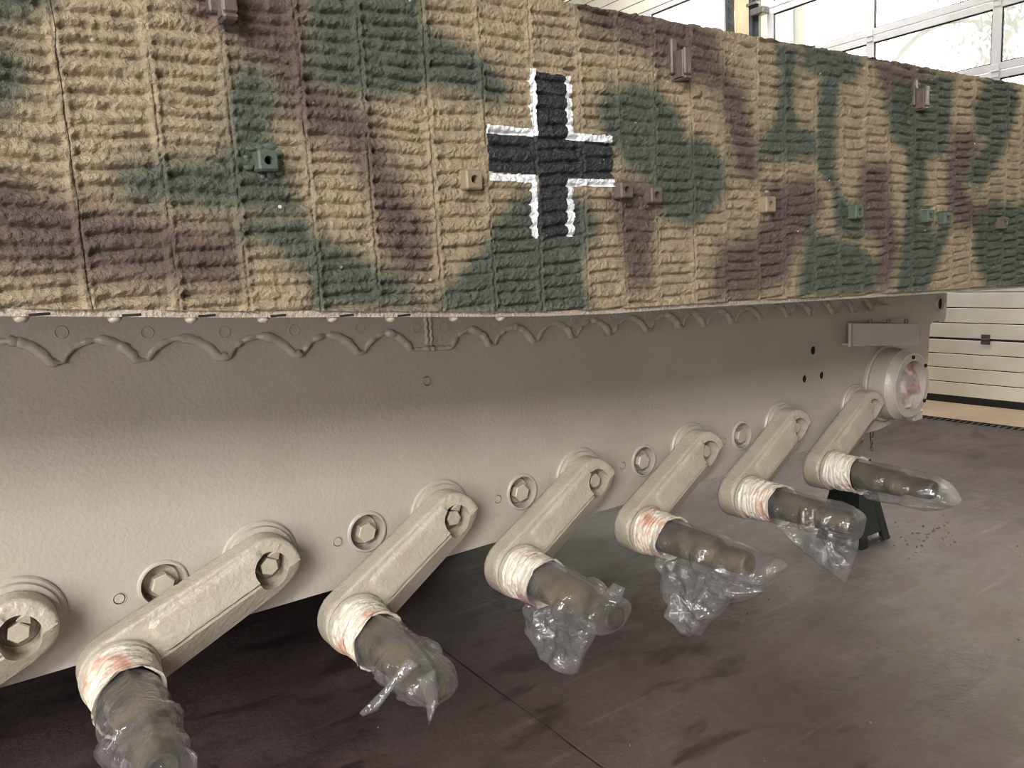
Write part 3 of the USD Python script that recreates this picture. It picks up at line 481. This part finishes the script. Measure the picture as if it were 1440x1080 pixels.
for k, x in enumerate(ARMX):
    swing(*DROP[k]); P = np.array([x, 0, PZ]); S = np.array([x + DROP[k][0], 0, PZ + DROP[k][1]])
    p = obj('torsion_arm', (BODY_HIGH if k < 2 else BODY).copy().apply_translation(P), ARM, tank, 28)
    obj('hub_flange', lathe([(.05, .0), (.0935, .0), (.0945, .006), (.091, .011), (.084, .0115), (.083, .024), (.05, .026)], P, n=56), BEIGE, p, 30)
    obj('washer', lathe([(0, .056), (.031, .056), (.033, .050), (.0395, .048)], P), ARM, p, 30)
    obj('hex_bolt', hexnut(P, .0225, .05, .086, 20 + 17 * k), BRIGHTBOLT, p)
    if k < 3:
        dt, dn = -.776, .62
        obj('locking_tab', trimesh.convex.convex_hull(np.array([frame(r_ * dt + o * dn, r_ * dn - o * dt, w_) for r_, h_ in ((.022, .014), (.040, .005), (.060, .004)) for o in (-h_, h_) for w_ in ((.078, .083) if r_ < .03 else (.090, .096))])).apply_translation(P), ARM, p)
    obj('collar', lathe([(.03, .07), (.080, .074), (.082, .084), (.079, .088), (.077, .094), (.080, .097), (.082, .104), (.080, .110), (.074, .112), (.058, .116)], S, n=56), ARM, p, 30)
    ws = [.09, .14, .24, .34, .395, .408, .44, .446, .502]
    obj('spindle', lathe([(RS(q), q) for q in ws] + [(.030, .512), (.021, .512), (.020, .492), (0, .490)], S, n=40), SPINDLE, p, 40, label='dark greasy steel axle spindle')

# the wheels still mounted on the far side of the hull
for k in range(7):
    yw = 1.98 + .13 * (k % 2)
    obj('road_wheel', lathe([(0, -.05), (.09, -.05), (.10, -.03), (.33, -.035), (.35, -.05), (.40, -.05), (.40, .05), (.35, .05), (.33, .03), (0, .03)], (-1.1 + .515 * k, yw, .401), n=40), RUBBER, tank, 30)

# ---- front end: final drive drum, bracket, lug, foot
D = np.array([3.33, 0, .835])
dr = obj('final_drive_housing', lathe([(.17, 0), (.17, .008), (.158, .014), (.154, .03), (.158, .05), (.158, .09), (.150, .10), (.142, .118), (.142, .126), (.136, .13), (.108, .13), (.105, .118), (.105, .06), (0, .06)], D, n=64), BEIGE, tank, 30, label='round final drive housing at the front of the hull')
obj('weld_seam', tube([(D[0] + .165 * np.cos(a), -.012 + .002 * np.sin(37 * a), D[2] + .165 * np.sin(a)) for a in np.linspace(0, 2 * np.pi, 90, endpoint=False)], .009, 7, closed=True), BEIGE, dr, True)
gx, gy = np.meshgrid(np.linspace(-.104, .104, 50), np.linspace(-.104, .104, 50)); ok = np.hypot(gx, gy) < .1035
fo = Delaunay(np.stack([gx[ok], gy[ok]], 1)); hh = .035 * (meshkit.noise(np.stack([gx[ok] * 10 + gy[ok] * 20, gx[ok] * 9 - gy[ok] * 4, 0 * gx[ok]], 1), 2)) + .004 * np.abs(meshkit.noise(np.stack([gx[ok] * 55, gy[ok] * 40, 0 * gx[ok]], 1), 4) - .5)
obj('foil_cover', trimesh.Trimesh(np.stack([gx[ok] + D[0], -.085 - hh, gy[ok] + D[2]], 1), fo.simplices, process=False), FOIL, dr, True, label='crumpled pinkish foil closing the round housing')
for a in (38, 92, -40):
    c = D + (.124 * np.cos(np.radians(a)), 0, .124 * np.sin(np.radians(a)))
    obj('stud', lathe([(0, .137), (.008, .136), (.009, .125)], c, n=14), HOLE, dr)
bk = obj('guard_bracket', cat([trimesh.convex.convex_hull(np.array([(x + o * .3, y + o, z) for (x, y) in ((3.02, -.035), (3.30, -.165)) for o in (0, .014) for z in (1.018 if x > 3.1 else 1.034, 1.108 if x > 3.1 else 1.130)])),
    trimesh.convex.convex_hull(np.array([(3.30, -.165, z) for z in (1.018, 1.108)] + [(3.30, .0, z) for z in (1.018, 1.108)] + [(3.312, -.16, z) for z in (1.018, 1.108)] + [(3.312, .0, z) for z in (1.018, 1.108)])),
    trimesh.convex.convex_hull(np.array([(3.0, -.03, 1.04), (3.3, -.15, 1.02), (3.3, 0, 1.02), (3.0, 0, 1.04), (3.0, -.03, 1.048), (3.3, -.15, 1.028), (3.3, 0, 1.028), (3.0, 0, 1.048)]))]), DARKPAINT, tank, label='grey painted guard bracket above the round housing')
obj('weld_seam', tube([(3.012, -.03, z) for z in np.linspace(1.03, 1.135, 14)], .009 + .002 * rng.random(14), 7), BEIGE, bk, True)
for t in (.35, .65, .95):
    obj('stud', lathe([(0, .02), (.007, .02), (.008, .0)], (3.02 + .27 * t, -.02 - .11 * t, 1.128 - .02 * t), 'z', 12), HINGE, bk)
obj('shackle_eye', cat([lathe([(0, .035), (.03, .035), (.036, .03), (.036, 0)], (3.30, 0, 1.222), n=28), box(3.264, 3.336, -.034, 0, 1.222, 1.27)]), BEIGE, tank, 30)
obj('lug_ring', lathe([(.028, .0), (.029, .007), (.036, .007), (.04, 0)], (3.80, 0, 1.155), n=28), BEIGE, tank, 30)
obj('hull_foot', box(3.50, 3.575, -.05, .05, .635, .685, .005), DARKPAINT, tank)

# ------------------------------------------------------------------ clear plastic bags tied over the spindles
def pillow(outline, rfun, seed, st=.0042, flat=.006, wr=.0065, lean=0.0):
    """Closed film bag lying in a plane: columns (w, z) of the plane and the offset across it. rfun(w) is the radius of what it wraps."""
    g = sg.Polygon(outline); g = g.buffer(0); bd_ = g.exterior; nb = int(bd_.length / st)
    bp = np.array([bd_.interpolate(i / nb, normalized=True).coords[0] for i in range(nb)])
    lo, hi = bp.min(0), bp.max(0); gx, gz = np.meshgrid(np.arange(lo[0], hi[0], st), np.arange(lo[1], hi[1], st))
    q = np.stack([gx.ravel(), gz.ravel()], 1) + rng.uniform(-.25, .25, (gx.size, 2)) * st
    q = q[shapely.contains_xy(g.buffer(-st * .6), q[:, 0], q[:, 1])]
    P = np.vstack([bp, q]); T = Delaunay(P).simplices; c = P[T].mean(1); T = T[shapely.contains_xy(g, c[:, 0], c[:, 1])]
    d = shapely.distance(bd_, shapely.points(P)); d[:nb] = 0
    t = np.minimum(flat, .5 * d)
    if rfun is not None:
        r = rfun(P[:, 0]) + .007; t = np.maximum(t, np.sqrt(np.maximum(0, r ** 2 - P[:, 1] ** 2)))
    t = np.minimum(t, 3.2 * np.sqrt(np.maximum(d, 0) * .02))
    def crumple(s):
        # flat facets between sharp creases, as in a creased sheet; some creases radiate from the tied neck
        r_ = np.random.default_rng(s); h = np.zeros(len(P)); wob = .9 * meshkit.noise(np.stack([P[:, 0] * 14, P[:, 1] * 14, 0 * d + s], 1), s)
        tri = lambda q: np.abs(q - np.floor(q) - .5)
        for k_ in range(4):
            an = r_.uniform(0, np.pi); fr = r_.uniform(6, 19); h += (.40 / fr) * tri((P[:, 0] * np.cos(an) + P[:, 1] * np.sin(an)) * fr + r_.uniform(0, 1) + wob)
        ang = np.arctan2(P[:, 1] - .05, P[:, 0] - .15); h += .013 * tri(ang * 2.2 + .6 * wob + .3 * s)
        return h / .009 * np.clip(d / .022, 0, 1) * np.where(P[:, 1] > -.058, .42 + .4 * (P[:, 0] > .36) * (np.abs(P[:, 1]) < .05), 1.0)
    bow = lean * (P[:, 1] - P[:, 1].max()) + .018 * (meshkit.noise(np.stack([P[:, 0] * 9, P[:, 1] * 9, 0 * d], 1), seed + 7) - .5) * np.clip(d / .03, 0, 1) * (np.abs(P[:, 1]) > .05)
    x1, x0 = bow + t + wr * crumple(seed) * (t > 0), bow - t - wr * crumple(seed + 3) * (t > 0)
    back = np.arange(len(P)); back[nb:] += len(P) - nb
    V = np.vstack([np.column_stack([np.where(d > 0, x1, bow), P]), np.column_stack([x0[nb:], P[nb:]])])
    return V, np.vstack([T, back[T][:, ::-1]])
def bag_mesh(S, *a, **k):
    V, F = pillow(*a, **k); t = trimesh.Trimesh(np.stack([S[0] + V[:, 0], -V[:, 1], S[2] + V[:, 2]], 1), F, process=False); return t
def tail_mesh(outline, y, seed):
    V, F = pillow(outline, None, seed, .005, .007, .004)
    return trimesh.Trimesh(np.stack([V[:, 1], y + V[:, 0], V[:, 2]], 1), F, process=False)
def tape_mesh(S, w0, w1, r0, r1, seed, slant):
    n, m = 72, 40; a = np.linspace(0, 2 * np.pi, n, endpoint=False); s = np.linspace(0, 1, m)
    A, Q = np.meshgrid(a, s, indexing='xy')
    nz = lambda p, sd: meshkit.noise(np.stack(p, -1).reshape(-1, 3), sd).reshape(A.shape)
    fold = 1 - 2 * np.abs(nz([np.cos(A) * 1.6 + Q * 5, np.sin(A) * 1.6 + Q * 3, Q * 11 + seed], seed) - .5)
    fine = 1 - 2 * np.abs(nz([np.cos(A) * 3.5, np.sin(A) * 3.5, Q * 26 + A * .8], seed + 1) - .5)
    R = r0 + (r1 - r0) * Q + .0065 * (fold ** 3) + .003 * fine ** 2 + .006 * np.exp(-((Q - 1) / .05) ** 2)
    Wd = w0 + (w1 - w0 + slant * np.sin(A + seed)) * Q
    V = np.stack([R * np.cos(A), -Wd, R * np.sin(A)], -1).reshape(-1, 3)
    i, j = np.meshgrid(np.arange(m - 1), np.arange(n), indexing='ij'); j2 = (j + 1) % n
    q = np.stack([i * n + j, (i + 1) * n + j, (i + 1) * n + j2, i * n + j2], -1).reshape(-1, 4)
    # inner return, so that the wrap has thickness at its lip
    lip = V[-n:].copy(); c = np.array([0, 0, 0.]); lip[:, 0] *= .93; lip[:, 2] *= .93; lip[:, 1] += .006; k = np.arange(n); o = len(V)
    q = np.vstack([q, np.stack([(m - 1) * n + k, o + k, o + (k + 1) % n, (m - 1) * n + (k + 1) % n], 1)])
    return trimesh.Trimesh(np.vstack([V, lip]) + S, np.vstack([q[:, [0, 1, 2]], q[:, [0, 2, 3]]]), process=False)
SNUG = [(.20, .066), (.34, .062), (.44, .058), (.51, .054), (.545, .03), (.54, -.03), (.50, -.062), (.39, -.07), (.28, -.078), (.20, -.072)]
BAGS = {
 0: ('clear plastic bag on the axle at the left edge of the picture', SNUG, []),
 1: ('clear plastic bag wrapped over the axle nearest the camera, at the lower picture edge', [(.20, .068), (.30, .068), (.42, .064), (.51, .062), (.555, .03), (.55, -.03), (.51, -.08), (.39, -.095), (.28, -.09), (.20, -.072)], [[(.165, .58), (.09, .555), (.05, .50), (.075, .47), (.15, .50), (.2, .56)]]),
 2: ('clear plastic bag ending in two narrow hanging tails, second axle from the camera', [(.20, .068), (.283, .08), (.40, .078), (.47, .070), (.52, .045), (.525, -.01), (.50, -.05), (.44, -.075), (.36, -.098), (.29, -.095), (.20, -.075)], [[(0.646, 0.667), (0.599, 0.626), (0.533, 0.589), (0.54, 0.578), (0.571, 0.578), (0.615, 0.616), (0.673, 0.642)], [(0.663, 0.614), (0.68, 0.559), (0.683, 0.498), (0.697, 0.52), (0.711, 0.547), (0.709, 0.621)]]),
 3: ('clear plastic bag with a pointed flap and an upright ear at its tip, third axle', [(.19, .070), (.296, .078), (.40, .066), (.468, .050), (.505, .091), (.549, .091), (.535, .05), (.525, .02), (.515, -.035), (.44, -.062), (.419, -.085), (.401, -.13), (.386, -.19), (.367, -.205), (.291, -.195), (.23, -.176), (.185, -.135), (.17, -.09)], []),
 4: ('widest clear plastic bag, its broad crumpled flap hanging deep below the fourth axle', [(.19, .072), (.28, .066), (.37, .060), (.526, .052), (.575, .042), (.621, .018), (.60, -.028), (.549, -.082), (.50, -.112), (.468, -.124), (.44, -.16), (.383, -.221), (.363, -.259), (.335, -.270), (.319, -.282), (.29, -.284), (.25, -.23), (.217, -.184), (.165, -.09)], []),
 5: ('clear plastic bag with rounded end and a sharp corner hanging down, fifth axle', [(.20, .066), (.30, .064), (.40, .062), (.475, .066), (.52, .058), (.545, .02), (.543, -.03), (.54, -.097), (.528, -.15), (.511, -.199), (.412, -.164), (.315, -.122), (.27, -.085), (.22, -.07)], []),
 6: ('clear plastic bag with a short flat flap trailing past the tip of the farthest axle', [(.20, .066), (.32, .066), (.42, .062), (.49, .060), (.53, .054), (.562, .024), (.601, -.033), (.54, -.068), (.476, -.088), (.38, -.085), (.30, -.092), (.22, -.072)], []),
}
for k in range(0, 7):
    S = np.array([ARMX[k] + DROP[k][0], 0, PZ + DROP[k][1]]); lab, out, tails = BAGS[k]
    b = thing('plastic_bag', lab, 'plastic bag', (S[0], -.3, S[2]), group='plastic bags tied over the bare axles')
    obj('bag_film', bag_mesh(S, out, RS, 40 + 9 * k, lean=.12 if k in (3, 4, 5) else 0), FILM, b, True)
    for t in tails:
        obj('bag_tail', tail_mesh(t, -.53, 90 + k), FILM, b, True)
    obj('tape_wrap', tape_mesh(S, .108, (.21, .235, .225, .225, .22, .25, .23)[k], .070, .062, 3 + k, .012), TAPE, b, True, label='crumpled whitish tape tying the bag to the axle')

# ------------------------------------------------------------------ jack stand
J = np.array([3.50, .25, 0.0])
js = thing('jack_stand', 'dark green axle stand with a grey tube under the front of the tank hull', 'jack stand', J)
def leg(sx, sy):
    b0, t0 = np.array([sx * .125, sy * .125, 0]), np.array([sx * .05, sy * .05, .40])
    def plate(dx, dy): return trimesh.convex.convex_hull(np.array([b0, b0 + (dx * .055, dy * .055, 0), t0, t0 + (dx * .04, dy * .04, 0), b0 + (-sx * .006, -sy * .006, 0), b0 + (dx * .055, dy * .055, 0) + (-sx * .006 * abs(dy), -sy * .006 * abs(dx), 0), t0 + (-sx * .006, -sy * .006, 0)]))
    return cat([plate(-sx, 0), plate(0, -sy)]).apply_translation(J)
for sx in (-1, 1):
    for sy in (-1, 1):
        obj('leg', leg(sx, sy), BLACKSTEEL, js)
def web(a, b, z0, z1, k0, k1):
    return trimesh.convex.convex_hull(np.array([(x * s, y * s, z) for (x, y) in (a, b) for z, k_ in ((z0, k0), (z1, k1)) for s in (k_, k_ * .94)])).apply_translation(J)
for a, b in (((-1, -1), (1, -1)), ((1, -1), (1, 1)), ((1, 1), (-1, 1)), ((-1, 1), (-1, -1))):
    obj('web_plate', web(a, b, .05, .40, .113, .05), BLACKSTEEL, js)
obj('cap_plate', box(J[0] - .06, J[0] + .06, J[1] - .06, J[1] + .06, .395, .41, .003), BLACKSTEEL, js)
obj('support_tube', lathe([(0, .41), (.042, .41), (.042, .50), (.046, .503), (.046, .512), (.036, .515), (.036, .655), (.052, .659), (.052, .685), (0, .685)], (J[0], J[1], 0), 'z', 32), GREYSTEEL, js, 30, label='grey steel tube of the stand')
rc = J + (.03, -.06, .53)
obj('pull_ring', tube([rc + (.028 + .032 * np.cos(a), .012 * np.cos(a), .032 * np.sin(a) * .8) for a in np.linspace(0, 2 * np.pi, 28, endpoint=False)], .0025, 6, closed=True), CHAIN, js, True, label='wire pull ring')
for i in range(3):
    c = rc + (.035, .004, -.036 - .019 * i); ax_ = np.array([1, 0, 0]) if i % 2 else np.array([0, 1, 0])
    obj('chain_link', tube([c + ax_ * .006 * np.cos(a) + np.array([0, 0, .012 * np.sin(a)]) for a in np.linspace(0, 2 * np.pi, 14, endpoint=False)], .0018, 6, closed=True), CHAIN, js, True)

# ------------------------------------------------------------------ grit lying on the floor
gr = []
for i in range(130):
    near = rng.random() < .35
    x, y = (rng.normal(3.75, .10), rng.normal(.02, .10)) if near else (rng.uniform(.9, 4.5), rng.uniform(-1.6, .4))
    s = rng.uniform(.0015, .0045) * (1.5 if near else 1); t = trimesh.creation.icosphere(0, s); t.apply_scale(rng.uniform(.6, 1.4, 3)); t.apply_translation((x, y, s * .5)); gr.append(t)
tag(obj('floor_grit', cat(gr), GRIT), 'small crumbs of paint and grit scattered on the concrete floor', 'grit', kind='stuff')
